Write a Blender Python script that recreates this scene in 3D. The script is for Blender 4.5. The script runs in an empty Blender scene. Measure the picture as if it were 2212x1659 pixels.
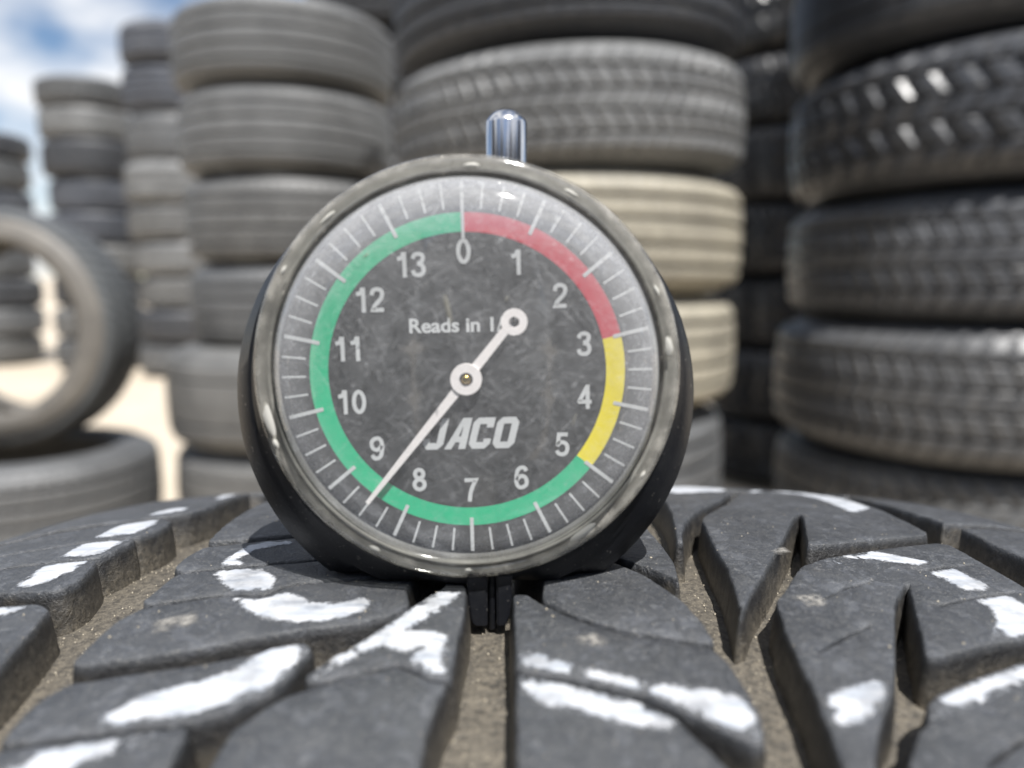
import bpy, bmesh, math, random
from mathutils import Vector, Matrix, noise
from mathutils.geometry import delaunay_2d_cdt
random.seed(7)
sc = bpy.context.scene
col = sc.collection
MM = 0.001

# ------------------------------------------------------------------ camera
TYRE_R = 320.0            # mm, radius of the tyre the gauge stands on
TYRE_X, TYRE_Y = -3.5, 118.0
CAM_Z = 2 * TYRE_R + 44.65
cam_d = bpy.data.cameras.new('camera')
cam = bpy.data.objects.new('camera', cam_d)
col.objects.link(cam)
cam.location = (0, 0, CAM_Z * MM)
cam.rotation_euler = (math.radians(90 - 8.0), 0, 0)
cam_d.sensor_width = 36.0
cam_d.lens = 36.0 * 1640 / 2212
cam_d.clip_start = 0.005
cam_d.clip_end = 2000
cam_d.dof.use_dof = True
cam_d.dof.focus_distance = 0.125
cam_d.dof.aperture_fstop = 10.0
sc.camera = cam

# ------------------------------------------------------------------ sky, sun, exposure
SUN = Vector((0.20, -0.50, 1.0)).normalized()          # towards the sun
elev = math.asin(SUN.z)
azim = math.atan2(SUN.x, SUN.y)                        # clockwise from +Y
world = bpy.data.worlds.new('World')
sc.world = world
world.use_nodes = True
nt = world.node_tree
nt.nodes.clear()
wo = nt.nodes.new('ShaderNodeOutputWorld')
bg = nt.nodes.new('ShaderNodeBackground')
sky = nt.nodes.new('ShaderNodeTexSky')
sky.sky_type = 'NISHITA'
sky.sun_disc = False
sky.sun_elevation = elev
sky.sun_rotation = azim
sky.dust_density = 0.3
sky.ozone_density = 3.0
tc = nt.nodes.new('ShaderNodeTexCoord')
mp = nt.nodes.new('ShaderNodeMapping')
mp.inputs['Scale'].default_value = (1.0, 1.0, 2.2)
mp.inputs['Location'].default_value = (0.35, 0.1, 0.2)
nz = nt.nodes.new('ShaderNodeTexNoise')
nz.inputs['Scale'].default_value = 2.6
nz.inputs['Detail'].default_value = 7
nz.inputs['Roughness'].default_value = 0.55
cr = nt.nodes.new('ShaderNodeValToRGB')
cr.color_ramp.elements[0].position = 0.44
cr.color_ramp.elements[1].position = 0.58
mx = nt.nodes.new('ShaderNodeMix')
mx.data_type = 'RGBA'
mx.inputs['B'].default_value = (8.9, 9.0, 9.2, 1)
nt.links.new(tc.outputs['Generated'], mp.inputs['Vector'])
nt.links.new(mp.outputs['Vector'], nz.inputs['Vector'])
nt.links.new(nz.outputs['Fac'], cr.inputs['Fac'])
nt.links.new(cr.outputs['Color'], mx.inputs['Factor'])
nt.links.new(sky.outputs['Color'], mx.inputs['A'])
nt.links.new(mx.outputs['Result'], bg.inputs['Color'])
bg.inputs['Strength'].default_value = 0.078
nt.links.new(bg.outputs['Background'], wo.inputs['Surface'])

sun_d = bpy.data.lights.new('sun', 'SUN')
sun_d.energy = 5.0
sun_d.angle = math.radians(0.53)
sun_d.color = (1.0, 0.975, 0.94)
sun_o = bpy.data.objects.new('sun', sun_d)
col.objects.link(sun_o)
sun_o.rotation_euler = (-SUN).to_track_quat('-Z', 'Y').to_euler()
sun_o.location = (1, -2, 5)

sc.view_settings.view_transform = 'Standard'
sc.view_settings.look = 'None'
sc.view_settings.gamma = 1.0
sc.view_settings.exposure = 0.60
sc.cycles.use_denoising = True
sc.cycles.max_bounces = 10
sc.cycles.transparent_max_bounces = 16
sc.cycles.caustics_reflective = False

# ------------------------------------------------------------------ material helpers
def new_mat(name):
    m = bpy.data.materials.new(name)
    m.use_nodes = True
    return m, m.node_tree, m.node_tree.nodes['Principled BSDF']

def nd(t, kind, **kw):
    n = t.nodes.new(kind)
    for k, v in kw.items():
        if k in n.inputs:
            n.inputs[k].default_value = v
        else:
            setattr(n, k, v)
    return n

def noise_tex(t, scale, detail=4, rough=0.55, vec=None, dist=0.0):
    n = nd(t, 'ShaderNodeTexNoise', Scale=scale, Detail=detail, Roughness=rough, Distortion=dist)
    if vec is not None:
        t.links.new(vec, n.inputs['Vector'])
    return n.outputs['Fac']

def ramp(t, fac, p0, p1, c0=(0, 0, 0, 1), c1=(1, 1, 1, 1)):
    r = t.nodes.new('ShaderNodeValToRGB')
    r.color_ramp.elements[0].position = p0
    r.color_ramp.elements[1].position = p1
    r.color_ramp.elements[0].color = c0
    r.color_ramp.elements[1].color = c1
    t.links.new(fac, r.inputs['Fac'])
    return r.outputs['Color']

def mixc(t, fac, a, b):
    m = t.nodes.new('ShaderNodeMix')
    m.data_type = 'RGBA'
    for s, v in (('Factor', fac), ('A', a), ('B', b)):
        if hasattr(v, 'links'):
            t.links.new(v, m.inputs[s])
        elif s == 'Factor':
            m.inputs[s].default_value = v
        else:
            m.inputs[s].default_value = (*v, 1) if len(v) == 3 else v
    return m.outputs['Result']

def math_n(t, op, a, b=0.0, clamp=False):
    m = t.nodes.new('ShaderNodeMath')
    m.operation = op
    m.use_clamp = clamp
    for i, v in enumerate((a, b)):
        if hasattr(v, 'links'):
            t.links.new(v, m.inputs[i])
        else:
            m.inputs[i].default_value = v
    return m.outputs[0]

def bump(t, bsdf, h, strength, dist):
    b = nd(t, 'ShaderNodeBump', Strength=strength, Distance=dist)
    t.links.new(h, b.inputs['Height'])
    t.links.new(b.outputs['Normal'], bsdf.inputs['Normal'])

def objvec(t, scale=(1, 1, 1)):
    c = t.nodes.new('ShaderNodeTexCoord')
    m = nd(t, 'ShaderNodeMapping')
    m.inputs['Scale'].default_value = scale
    t.links.new(c.outputs['Object'], m.inputs['Vector'])
    return m.outputs['Vector']

def thin_fresnel(t):
    g = t.nodes.new('ShaderNodeNewGeometry')
    d = nd(t, 'ShaderNodeVectorMath', operation='DOT_PRODUCT')
    t.links.new(g.outputs['Normal'], d.inputs[0])
    t.links.new(g.outputs['Incoming'], d.inputs[1])
    c = math_n(t, 'SUBTRACT', 1.0, math_n(t, 'ABSOLUTE', d.outputs['Value']), True)
    return math_n(t, 'ADD', math_n(t, 'MULTIPLY', math_n(t, 'POWER', c, 5.0), 0.9), 0.05)

def plain(name, colr, rough=0.5, metal=0.0, spec=0.5):
    m, t, b = new_mat(name)
    b.inputs['Base Color'].default_value = (*colr, 1)
    b.inputs['Roughness'].default_value = rough
    b.inputs['Metallic'].default_value = metal
    b.inputs['Specular IOR Level'].default_value = spec
    return m

# close-up tread rubber: grey oxidised rubber, tan dust lying in the grooves
def tread_material():
    m, t, b = new_mat('tread_rubber')
    v = objvec(t)
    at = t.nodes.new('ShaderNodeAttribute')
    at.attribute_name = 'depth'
    big = noise_tex(t, 90, 5, 0.6, v)
    fine = noise_tex(t, 900, 5, 0.7, v)
    grain = noise_tex(t, 3200, 3, 0.6, v)
    c = mixc(t, ramp(t, big, 0.35, 0.68), (0.043, 0.046, 0.052), (0.082, 0.087, 0.097))
    c = mixc(t, ramp(t, fine, 0.50, 0.74), c, (0.125, 0.129, 0.134))
    mid = noise_tex(t, 260, 6, 0.7, v, 0.8)
    c = mixc(t, math_n(t, 'MULTIPLY', ramp(t, mid, 0.50, 0.70), 0.55), c, (0.150, 0.153, 0.157))
    c = mixc(t, math_n(t, 'MULTIPLY', ramp(t, mid, 0.46, 0.30), 0.5), c, (0.024, 0.026, 0.029))
    c = mixc(t, ramp(t, grain, 0.62, 0.72), c, (0.25, 0.24, 0.22))
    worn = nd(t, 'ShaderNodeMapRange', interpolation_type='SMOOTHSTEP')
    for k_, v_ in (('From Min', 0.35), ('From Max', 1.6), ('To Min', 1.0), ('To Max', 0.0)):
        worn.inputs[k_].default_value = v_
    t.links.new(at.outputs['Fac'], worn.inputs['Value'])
    c = mixc(t, worn.outputs[0], mixc(t, ramp(t, fine, 0.4, 0.7), (0.020, 0.020, 0.021), (0.040, 0.039, 0.038)), c)  # unworn wall rubber, coloured darker to deepen the shade in the grooves
    # dust by groove depth
    d = math_n(t, 'MULTIPLY', at.outputs['Fac'], 1 / 7.0)
    n2 = noise_tex(t, 160, 6, 0.65, v)
    dm = math_n(t, 'ADD', d, math_n(t, 'MULTIPLY', math_n(t, 'SUBTRACT', n2, 0.5), 1.6))
    dm = ramp(t, dm, 0.24, 1.05, (0, 0, 0, 1), (0.68, 0.66, 0.66, 1))
    dm2 = math_n(t, 'MULTIPLY', dm, ramp(t, fine, 0.25, 0.6))
    dust = mixc(t, ramp(t, grain, 0.4, 0.6), (0.140, 0.124, 0.098), (0.265, 0.230, 0.175))
    c = mixc(t, dm2, c, dust)
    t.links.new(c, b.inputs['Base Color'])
    b.inputs['Roughness'].default_value = 0.47
    b.inputs['Specular IOR Level'].default_value = 0.5
    h = math_n(t, 'ADD', fine, math_n(t, 'MULTIPLY', grain, 0.5))
    bump(t, b, math_n(t, 'ADD', h, math_n(t, 'MULTIPLY', mid, 1.5)), 0.8, 0.00035)
    return m

# weathered rubber of the stacked tyres: colour comes from each tyre
def stack_material():
    m, t, b = new_mat('weathered_rubber')
    oi = t.nodes.new('ShaderNodeObjectInfo')
    v = objvec(t)
    n1 = noise_tex(t, 9, 5, 0.6, v)
    n2 = noise_tex(t, 60, 4, 0.6, v)
    dark = mixc(t, 0.45, oi.outputs['Color'], (0.030, 0.031, 0.034))
    c = mixc(t, ramp(t, n1, 0.30, 0.60), dark, oi.outputs['Color'])
    c = mixc(t, math_n(t, 'MULTIPLY', ramp(t, n2, 0.52, 0.72), 0.22), c, (0.22, 0.21, 0.19))
    t.links.new(c, b.inputs['Base Color'])
    t.links.new(oi.outputs['Alpha'], b.inputs['Roughness'])
    b.inputs['Specular IOR Level'].default_value = 0.5
    bump(t, b, n2, 0.4, 0.002)
    return m

def paint_material():
    m, t, b = new_mat('white_paint')
    v = objvec(t)
    vs = objvec(t, (0.25, 1.0, 1.0))
    at = t.nodes.new('ShaderNodeAttribute')
    at.attribute_name = 'edge'
    streak = noise_tex(t, 700, 4, 0.6, vs)
    fine = noise_tex(t, 1500, 4, 0.65, v)
    c = mixc(t, ramp(t, streak, 0.34, 0.60), (0.33, 0.355, 0.395), (0.47, 0.48, 0.50))
    t.links.new(c, b.inputs['Base Color'])
    b.inputs['Roughness'].default_value = 0.55
    a = math_n(t, 'ADD', math_n(t, 'MULTIPLY', at.outputs['Fac'], 1.6),
               math_n(t, 'MULTIPLY', math_n(t, 'SUBTRACT', fine, 0.47), 2.8))
    a = ramp(t, a, 0.10, 0.95)
    thin = noise_tex(t, 150, 4, 0.6, v)
    a = math_n(t, 'MULTIPLY', a, ramp(t, thin, 0.32, 0.50, (0.60, 0.60, 0.60, 1)))
    t.links.new(a, b.inputs['Alpha'])
    bump(t, b, streak, 0.5, 0.0002)
    return m

def sand_material():
    m, t, b = new_mat('sandy_ground')
    v = objvec(t)
    n1 = noise_tex(t, 1.3, 6, 0.6, v)
    n2 = noise_tex(t, 40, 5, 0.7, v)
    c = mixc(t, ramp(t, n1, 0.3, 0.7), (0.46, 0.39, 0.30), (0.55, 0.48, 0.385))
    c = mixc(t, ramp(t, n2, 0.55, 0.72), c, (0.33, 0.27, 0.20))
    t.links.new(c, b.inputs['Base Color'])
    b.inputs['Roughness'].default_value = 0.9
    bump(t, b, n2, 0.6, 0.01)
    return m

def lens_material():
    m = bpy.data.materials.new('scuffed_clear_plastic')
    m.use_nodes = True
    t = m.node_tree
    t.nodes.clear()
    out = t.nodes.new('ShaderNodeOutputMaterial')
    v = objvec(t)
    # scuffs: fine cloudy wear and crossing hairline scratches
    n1 = noise_tex(t, 420, 8, 0.78, v, 1.5)
    n2 = noise_tex(t, 150, 5, 0.65, v, 1.2)
    def hair(rot, sc_, lo_, hi_, thin):
        r_ = nd(t, 'ShaderNodeMapping')
        wv = nd(t, 'ShaderNodeVectorMath', operation='ADD')
        wn = nd(t, 'ShaderNodeTexNoise', Scale=45.0, Detail=2.0)
        t.links.new(v, wn.inputs['Vector'])
        wm = nd(t, 'ShaderNodeVectorMath', operation='SCALE')
        wm.inputs['Scale'].default_value = 0.010
        t.links.new(wn.outputs['Color'], wm.inputs[0])
        t.links.new(v, wv.inputs[0])
        t.links.new(wm.outputs[0], wv.inputs[1])
        q_ = nd(t, 'ShaderNodeMapping')
        q_.inputs['Rotation'].default_value = (0, rot, 0)
        t.links.new(wv.outputs[0], q_.inputs['Vector'])
        t.links.new(q_.outputs[0], r_.inputs['Vector'])
        r_.inputs['Scale'].default_value = (1, 1, thin)
        return ramp(t, noise_tex(t, sc_, 2, 0.5, r_.outputs['Vector']), lo_, hi_)
    scr = math_n(t, 'ADD', hair(0.75, 4200, 0.60, 0.70, 0.04), hair(-0.9, 3800, 0.60, 0.70, 0.04))
    scr = math_n(t, 'ADD', scr, hair(1.5, 4500, 0.62, 0.72, 0.04))
    sep = nd(t, 'ShaderNodeSeparateXYZ')
    t.links.new(v, sep.inputs[0])
    rad = math_n(t, 'SQRT', math_n(t, 'ADD', math_n(t, 'POWER', sep.outputs['X'], 2.0), math_n(t, 'POWER', sep.outputs['Z'], 2.0)))
    edge = nd(t, 'ShaderNodeMapRange', interpolation_type='SMOOTHSTEP')
    edge.inputs['From Min'].default_value = 0.0180
    edge.inputs['From Max'].default_value = 0.0258
    t.links.new(rad, edge.inputs['Value'])
    veil = math_n(t, 'MULTIPLY', ramp(t, n1, 0.36, 0.72), 0.09)
    veil = math_n(t, 'ADD', veil, math_n(t, 'MULTIPLY', ramp(t, n2, 0.40, 0.75), 0.06))
    veil = math_n(t, 'ADD', veil, math_n(t, 'MULTIPLY', scr, 0.12))
    veil = math_n(t, 'ADD', veil, math_n(t, 'MULTIPLY', edge.outputs[0], 0.20))
    veil = math_n(t, 'ADD', veil, 0.055)
    tr = nd(t, 'ShaderNodeBsdfTransparent', Color=(0.97, 0.975, 0.97, 1))
    df = nd(t, 'ShaderNodeBsdfDiffuse', Color=(0.80, 0.81, 0.83, 1))
    gl = nd(t, 'ShaderNodeBsdfGlossy', Roughness=0.06)
    gl.inputs['Color'].default_value = (1, 1, 1, 1)
    m1 = t.nodes.new('ShaderNodeMixShader')
    t.links.new(veil, m1.inputs[0])
    t.links.new(tr.outputs[0], m1.inputs[1])
    t.links.new(df.outputs[0], m1.inputs[2])
    m2 = t.nodes.new('ShaderNodeMixShader')
    t.links.new(thin_fresnel(t), m2.inputs[0])
    t.links.new(m1.outputs[0], m2.inputs[1])
    t.links.new(gl.outputs[0], m2.inputs[2])
    t.links.new(m2.outputs[0], out.inputs['Surface'])
    return m

def rim_material():
    m = bpy.data.materials.new('dirty_clear_plastic_rim')
    m.use_nodes = True
    t = m.node_tree
    b = t.nodes['Principled BSDF']
    out = t.nodes['Material Output']
    v = objvec(t)
    n1 = noise_tex(t, 170, 6, 0.65, v)
    n2 = noise_tex(t, 300, 4, 0.55, v)
    n3 = noise_tex(t, 1500, 3, 0.6, v)
    sep = nd(t, 'ShaderNodeSeparateXYZ')
    t.links.new(v, sep.inputs[0])
    rad = math_n(t, 'SQRT', math_n(t, 'ADD', math_n(t, 'POWER', sep.outputs['X'], 2.0), math_n(t, 'POWER', sep.outputs['Z'], 2.0)))
    # dirt trapped towards the outer edge of the clear flange
    rr = math_n(t, 'ADD', rad, math_n(t, 'MULTIPLY', math_n(t, 'SUBTRACT', n1, 0.5), 0.004))
    band = nd(t, 'ShaderNodeMapRange', interpolation_type='SMOOTHSTEP')
    band.inputs['From Min'].default_value = 0.0278
    band.inputs['From Max'].default_value = 0.0292
    t.links.new(rr, band.inputs['Value'])
    spk = ramp(t, n3, 0.66, 0.72)
    dirt = math_n(t, 'MULTIPLY', band.outputs[0], ramp(t, n2, 0.30, 0.68))
    c = mixc(t, ramp(t, n2, 0.40, 0.62), (0.33, 0.315, 0.285), (0.48, 0.46, 0.415))
    c = mixc(t, spk, c, (0.6, 0.57, 0.50))
    fac = math_n(t, 'ADD', math_n(t, 'MULTIPLY', dirt, 0.42), math_n(t, 'MULTIPLY', spk, 0.25))
    fac = math_n(t, 'ADD', fac, math_n(t, 'MULTIPLY', ramp(t, n1, 0.40, 0.65), 0.16), True)
    fac = math_n(t, 'ADD', fac, 0.10, True)
    t.nodes.remove(b)
    df = nd(t, 'ShaderNodeBsdfDiffuse')
    t.links.new(c, df.inputs['Color'])
    tr = nd(t, 'ShaderNodeBsdfTransparent', Color=(0.92, 0.92, 0.90, 1))
    gl = nd(t, 'ShaderNodeBsdfGlossy', Roughness=0.10)
    gl.inputs['Color'].default_value = (1, 1, 1, 1)
    bp = nd(t, 'ShaderNodeBump', Strength=0.15, Distance=0.0003)
    t.links.new(n2, bp.inputs['Height'])
    t.links.new(bp.outputs[0], gl.inputs['Normal'])
    m1 = t.nodes.new('ShaderNodeMixShader')
    t.links.new(fac, m1.inputs[0])
    t.links.new(tr.outputs[0], m1.inputs[1])
    t.links.new(df.outputs[0], m1.inputs[2])
    m2 = t.nodes.new('ShaderNodeMixShader')
    t.links.new(thin_fresnel(t), m2.inputs[0])
    t.links.new(m1.outputs[0], m2.inputs[1])
    t.links.new(gl.outputs[0], m2.inputs[2])
    t.links.new(m2.outputs[0], out.inputs['Surface'])
    return m

def seat_material():
    m, t, b = new_mat('dusty_grey_seat')
    v = objvec(t)
    n1 = noise_tex(t, 150, 5, 0.6, v)
    c = mixc(t, ramp(t, n1, 0.35, 0.68), (0.21, 0.208, 0.198), (0.34, 0.335, 0.315))
    t.links.new(c, b.inputs['Base Color'])
    b.inputs['Roughness'].default_value = 0.6
    return m

def housing_material():
    m, t, b = new_mat('black_moulded_plastic')
    v = objvec(t)
    n1 = noise_tex(t, 120, 5, 0.6, v)
    n2 = noise_tex(t, 1500, 3, 0.6, v)
    c = mixc(t, ramp(t, n1, 0.55, 0.75), (0.0075, 0.0085, 0.0115), (0.018, 0.019, 0.021))
    c = mixc(t, ramp(t, n2, 0.66, 0.72), c, (0.16, 0.15, 0.135))
    t.links.new(c, b.inputs['Base Color'])
    b.inputs['Roughness'].default_value = 0.45
    b.inputs['Specular IOR Level'].default_value = 0.32
    bump(t, b, n2, 0.3, 0.0002)
    return m

def dial_material():
    m, t, b = new_mat('dial_black')
    v = objvec(t)
    n1 = noise_tex(t, 190, 6, 0.7, v)
    c = mixc(t, ramp(t, n1, 0.35, 0.7), (0.020, 0.021, 0.023), (0.024, 0.025, 0.026))
    t.links.new(c, b.inputs['Base Color'])
    b.inputs['Roughness'].default_value = 0.7
    return m

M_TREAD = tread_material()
M_STACK = stack_material()
M_PAINT = paint_material()
M_SAND = sand_material()
M_LENS = lens_material()
M_RIM = rim_material()
M_SEAT = seat_material()
M_HOUSE = housing_material()
M_DIAL = dial_material()
M_GREEN = plain('printed_green', (0.002, 0.50, 0.24), 0.6)
M_RED = plain('printed_red', (0.60, 0.03, 0.06), 0.6)
M_YELLOW = plain('printed_yellow', (0.92, 0.76, 0.0), 0.6)
M_WHITE = plain('printed_white', (0.60, 0.61, 0.62), 0.6)
M_NEEDLE = plain('needle_white', (0.88, 0.83, 0.82), 0.45)
M_BRASS = plain('brass', (0.62, 0.42, 0.14), 0.25, 1.0)
M_STEEL = plain('steel_pin', (0.5, 0.5, 0.5), 0.3, 1.0)
M_CHROME = plain('chrome', (0.74, 0.74, 0.75), 0.19, 1.0)
M_GRAIN = plain('sand_grain', (0.36, 0.32, 0.25), 0.7)

# ------------------------------------------------------------------ object helpers
def link(name, me, mat=None, parent=None):
    o = bpy.data.objects.new(name, me)
    col.objects.link(o)
    if mat is not None and me is not None and not me.materials:
        me.materials.append(mat)
    if parent is not None:
        o.parent = parent
    return o

def mesh(name, vs, fs, smooth=True):
    me = bpy.data.meshes.new(name)
    me.from_pydata(vs, [], fs)
    me.validate()
    me.update()
    if smooth:
        me.polygons.foreach_set('use_smooth', [True] * len(me.polygons))
    return me

def tag(o, label, cat, group=None):
    o['label'] = label
    o['category'] = cat
    if group:
        o['group'] = group

def lathe_y(prof, n=128):
    """revolve (r, y) profile about the y axis, mm -> m"""
    vs, fs = [], []
    k = len(prof)
    for i in range(n):
        a = 2 * math.pi * i / n
        for r, y in prof:
            vs.append((r * math.cos(a) * MM, y * MM, r * math.sin(a) * MM))
    for i in range(n):
        j = (i + 1) % n
        for q in range(k - 1):
            f = (i * k + q, i * k + q + 1, j * k + q + 1, j * k + q)
            fs.append(f)
    return vs, fs

# ------------------------------------------------------------------ setting: sandy ground
def ground():
    n, half = 60, 600.0
    vs, fs = [], []
    def g(i):
        s = (i / n) * 2 - 1
        return half * math.copysign(abs(s) ** 3, s)
    for i in range(n + 1):
        for j in range(n + 1):
            x, y = g(i), g(j)
            z = -0.02 + 0.015 * noise.noise(Vector((x * .8, y * .8, 0)))
            vs.append((x, y + 2, z))
    for i in range(n):
        for j in range(n):
            a = i * (n + 1) + j
            fs.append((a, a + n + 1, a + n + 2, a + 1))
    o = link('ground', mesh('ground', vs, fs), M_SAND)
    o['kind'] = 'structure'
    o['label'] = 'pale sandy ground of the tyre yard'
ground()

# ------------------------------------------------------------------ tyres in the stacks
R0, W0 = 0.32, 0.22
def crown(s):                       # radius drop over the half width fraction s
    a = abs(s)
    d = 0.006 * (a / 0.4) ** 2
    if a > 0.33:
        d += 0.012 * ((a - 0.33) / 0.09) ** 2
    return d

def carcass_mesh(rim):
    prof = []
    for i in range(13):
        s = -0.41 + 0.82 * i / 12
        prof.append((R0 - 0.013 - crown(s), s))
    side = [(R0 - 0.030, 0.435), (R0 - 0.040, 0.465), (R0 - 0.060, 0.49), (R0 - 0.075, 0.5),
            (R0 - 0.095, 0.49), (rim + 0.022, 0.44), (rim + 0.014, 0.425), (rim + 0.006, 0.42), (rim, 0.40), (rim + 0.003, 0.36),
            (rim + 0.020, 0.37), (R0 - 0.09, 0.43), (R0 - 0.05, 0.41), (R0 - 0.028, 0.33), (R0 - 0.024, 0.15)]
    prof = [(r, -s) for r, s in reversed(side)] + prof + side
    n = 96
    k = len(prof)
    vs, fs = [], []
    for i in range(n):
        a = 2 * math.pi * i / n
        for r, s in prof:
            vs.append((r * math.cos(a), r * math.sin(a), (s + 0.5) * W0))
    for i in range(n):
        j = (i + 1) % n
        for q in range(k):
            q2 = (q + 1) % k
            fs.append((i * k + q, j * k + q, j * k + q2, i * k + q2))
    return mesh('carcass', vs, fs)

def rib_mesh(s0, s1, pitches, notch, slant, per=4, low=1, phase=0.0):
    """one tread rib: a ring whose outer face is cut by notches"""
    n = pitches * per
    vs, fs = [], []
    ss = [s0, s0 + (s1 - s0) * 0.06, s0 + (s1 - s0) * 0.5, s1 - (s1 - s0) * 0.06, s1]
    for i in range(n):
        for q, s in enumerate(ss):
            a = 2 * math.pi * (i + phase) / n + slant * (s - s0)
            cut = notch if (i % per) < low else 0.0
            rr = R0 - crown(s) - cut
            if q in (0, 4):
                rr -= 0.0012
            vs.append((rr * math.cos(a), rr * math.sin(a), (s + 0.5) * W0))
        for s in (s1, s0):
            a = 2 * math.pi * (i + phase) / n + slant * (s - s0)
            rr = R0 - 0.016 - crown(s)
            vs.append((rr * math.cos(a), rr * math.sin(a), (s + 0.5) * W0))
    k = 7
    for i in range(n):
        j = (i + 1) % n
        for q in range(k):
            q2 = (q + 1) % k
            fs.append((i * k + q, j * k + q, j * k + q2, i * k + q2))
    return mesh('tread_rib', vs, fs, smooth=False)

def variant(style, rim):
    if style == 'ribbed':
        edges = [(-.41, -.285), (-.243, -.118), (-.076, .076), (.118, .243), (.285, .41)]
        ribs = [rib_mesh(a, b, 60, 0.0022, 0.10 * (1 if i % 2 else -1), 4, 1, i) for i, (a, b) in enumerate(edges)]
    elif style == 'sawtooth':
        edges = [(-.41, -.25), (-.225, -.03), (.0, .19), (.215, .41)]
        ribs = [rib_mesh(a, b, 54, 0.006, 0.35 * (-1) ** i, 4, 1, 2 * i) for i, (a, b) in enumerate(edges)]
    elif style == 'chunky':
        edges = [(-.42, -.26), (-.235, -.09), (-.065, .075), (.10, .245), (.27, .42)]
        ribs = [rib_mesh(a, b, 46, 0.007, 0.42 * (-1) ** i, 5, 2, 2 * i) for i, (a, b) in enumerate(edges)]
    elif style == 'siped':
        edges = [(-.42, -.265), (-.235, -.095), (-.068, .068), (.095, .235), (.265, .42)]
        ribs = [rib_mesh(a, b, 62, 0.005, 0.30 * (-1) ** i, 5, 1, 2 * i) for i, (a, b) in enumerate(edges)]
    elif style == 'narrow':
        edges = [(-.41, -.24), (-.21, -.02), (.01, .20), (.225, .41)]
        ribs = [rib_mesh(a, b, 58, 0.005, 0.25 * (-1) ** i, 4, 1, 2 * i) for i, (a, b) in enumerate(edges)]
    else:  # 'slick' worn ribs
        edges = [(-.41, -.22), (-.20, .20), (.22, .41)]
        ribs = [rib_mesh(a, b, 40, 0.0012, 0.2, 4, 1, i) for i, (a, b) in enumerate(edges)]
    return carcass_mesh(rim), ribs
VAR = {k: variant(*k) for k in (('ribbed', .215), ('sawtooth', .21), ('chunky', .205), ('slick', .205), ('siped', .21), ('narrow', .235))}
for c, rs in VAR.values():
    for me in [c] + rs:
        me.materials.append(M_STACK)

GREY = (0.108, 0.112, 0.116)
DARK = (0.042, 0.045, 0.052)
BLUE = (0.066, 0.073, 0.090)
PALE = (0.155, 0.158, 0.158)
TAN = (0.37, 0.34, 0.27)
DUSTY = (0.128, 0.129, 0.127)

def tyre(style, x, y, z, r, w, colr, label, group=None, tilt=(0, 0), spin=None, rot=None, rib_col=None):
    key = [k for k in VAR if k[0] == style][0]
    c, ribs = VAR[key]
    e = bpy.data.objects.new('stacked_tyre' if group else 'loose_tyre', None)
    e.empty_display_size = 0.05
    col.objects.link(e)
    e.location = (x, y, z)
    if rot is not None:
        e.rotation_euler = rot
    else:
        e.rotation_euler = (math.radians(tilt[0]), math.radians(tilt[1]), random.random() * 6.28 if spin is None else spin)
    e.scale = (r / R0, r / R0, w / W0)
    tag(e, label, 'tyre', group)
    parts = [link('carcass', c, None, e)] + [link('tread_rib', m, None, e) for m in ribs]
    f = random.uniform(0.92, 1.08)
    for o in parts:
        if rib_col and o.name.startswith('tread_rib'):
            o.color = (*rib_col, 0.5)
            continue
        o.color = (colr[0] * f, colr[1] * f, colr[2] * f, colr[3] if len(colr) > 3 else 0.5)
    return e

TILT = {}
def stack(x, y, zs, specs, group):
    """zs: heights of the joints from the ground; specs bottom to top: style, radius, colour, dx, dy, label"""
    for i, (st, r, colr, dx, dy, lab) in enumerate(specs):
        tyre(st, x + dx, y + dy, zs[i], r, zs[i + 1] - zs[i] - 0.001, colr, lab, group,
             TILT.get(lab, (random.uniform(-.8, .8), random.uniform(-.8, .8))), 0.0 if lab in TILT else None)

TILT['grey tyre with slanted cuts directly behind the chrome stem'] = (1.0, -2.2)
TILT['dark tyre cut by the top edge, over the chrome stem'] = (1.0, -2.6)
TILT['dark chunky-tread tyre with bright glints high in the right-hand stack'] = (-1.5, -1.5)
TILT['middle tyre of the right-hand stack, half in shade'] = (-0.5, -1.0)
G1 = 'tyres stacked behind the gauge'
stack(0.105, 1.45, [0, .232, .461, .654, .851, 1.039, 1.235], [
    ('ribbed', .325, GREY, 0, .01, 'lowest tyre of the middle stack, behind the painted tread'),
    ('ribbed', .303, GREY, -.01, .0, 'grey ribbed tyre low in the middle stack, just above the painted tread'),
    ('ribbed', .309, TAN, .0, .0, 'lower of the two tan dusty tyres at the gauge\'s right side'),
    ('ribbed', .311, TAN, .003, .0, 'upper of the two tan dusty tyres, right of the gauge\'s upper rim'),
    ('siped', .314, PALE, .0, .0, 'grey tyre with slanted cuts directly behind the chrome stem'),
    ('ribbed', .309, DARK, -.004, .01, 'dark tyre cut by the top edge, over the chrome stem')], G1)
G2 = 'tyres in the near stack at the right edge'
stack(0.905, 1.50, [0, .182, .364, .61, .832, 1.058, 1.29], [
    ('sawtooth', .35, DARK, 0, .02, 'lowest tyre of the right-hand stack, behind the painted tread'),
    ('sawtooth', .345, GREY, .0, .02, 'grey notched tyre just above the painted tread at the right edge'),
    ('siped', .362, (0.098, 0.101, 0.106, 0.42), .0, .0, 'sunlit grey notched tyre just below the half-shaded one in the right-hand stack'),
    ('siped', .358, (0.085, 0.089, 0.097, 0.36), .015, .0, 'middle tyre of the right-hand stack, half in shade'),
    ('chunky', .365, (0.058, 0.061, 0.068, 0.32), .01, -.02, 'dark chunky-tread tyre with bright glints high in the right-hand stack'),
    ('slick', .36, DARK, .0, .0, 'dark tyre cut by the top right corner')], G2)
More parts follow.
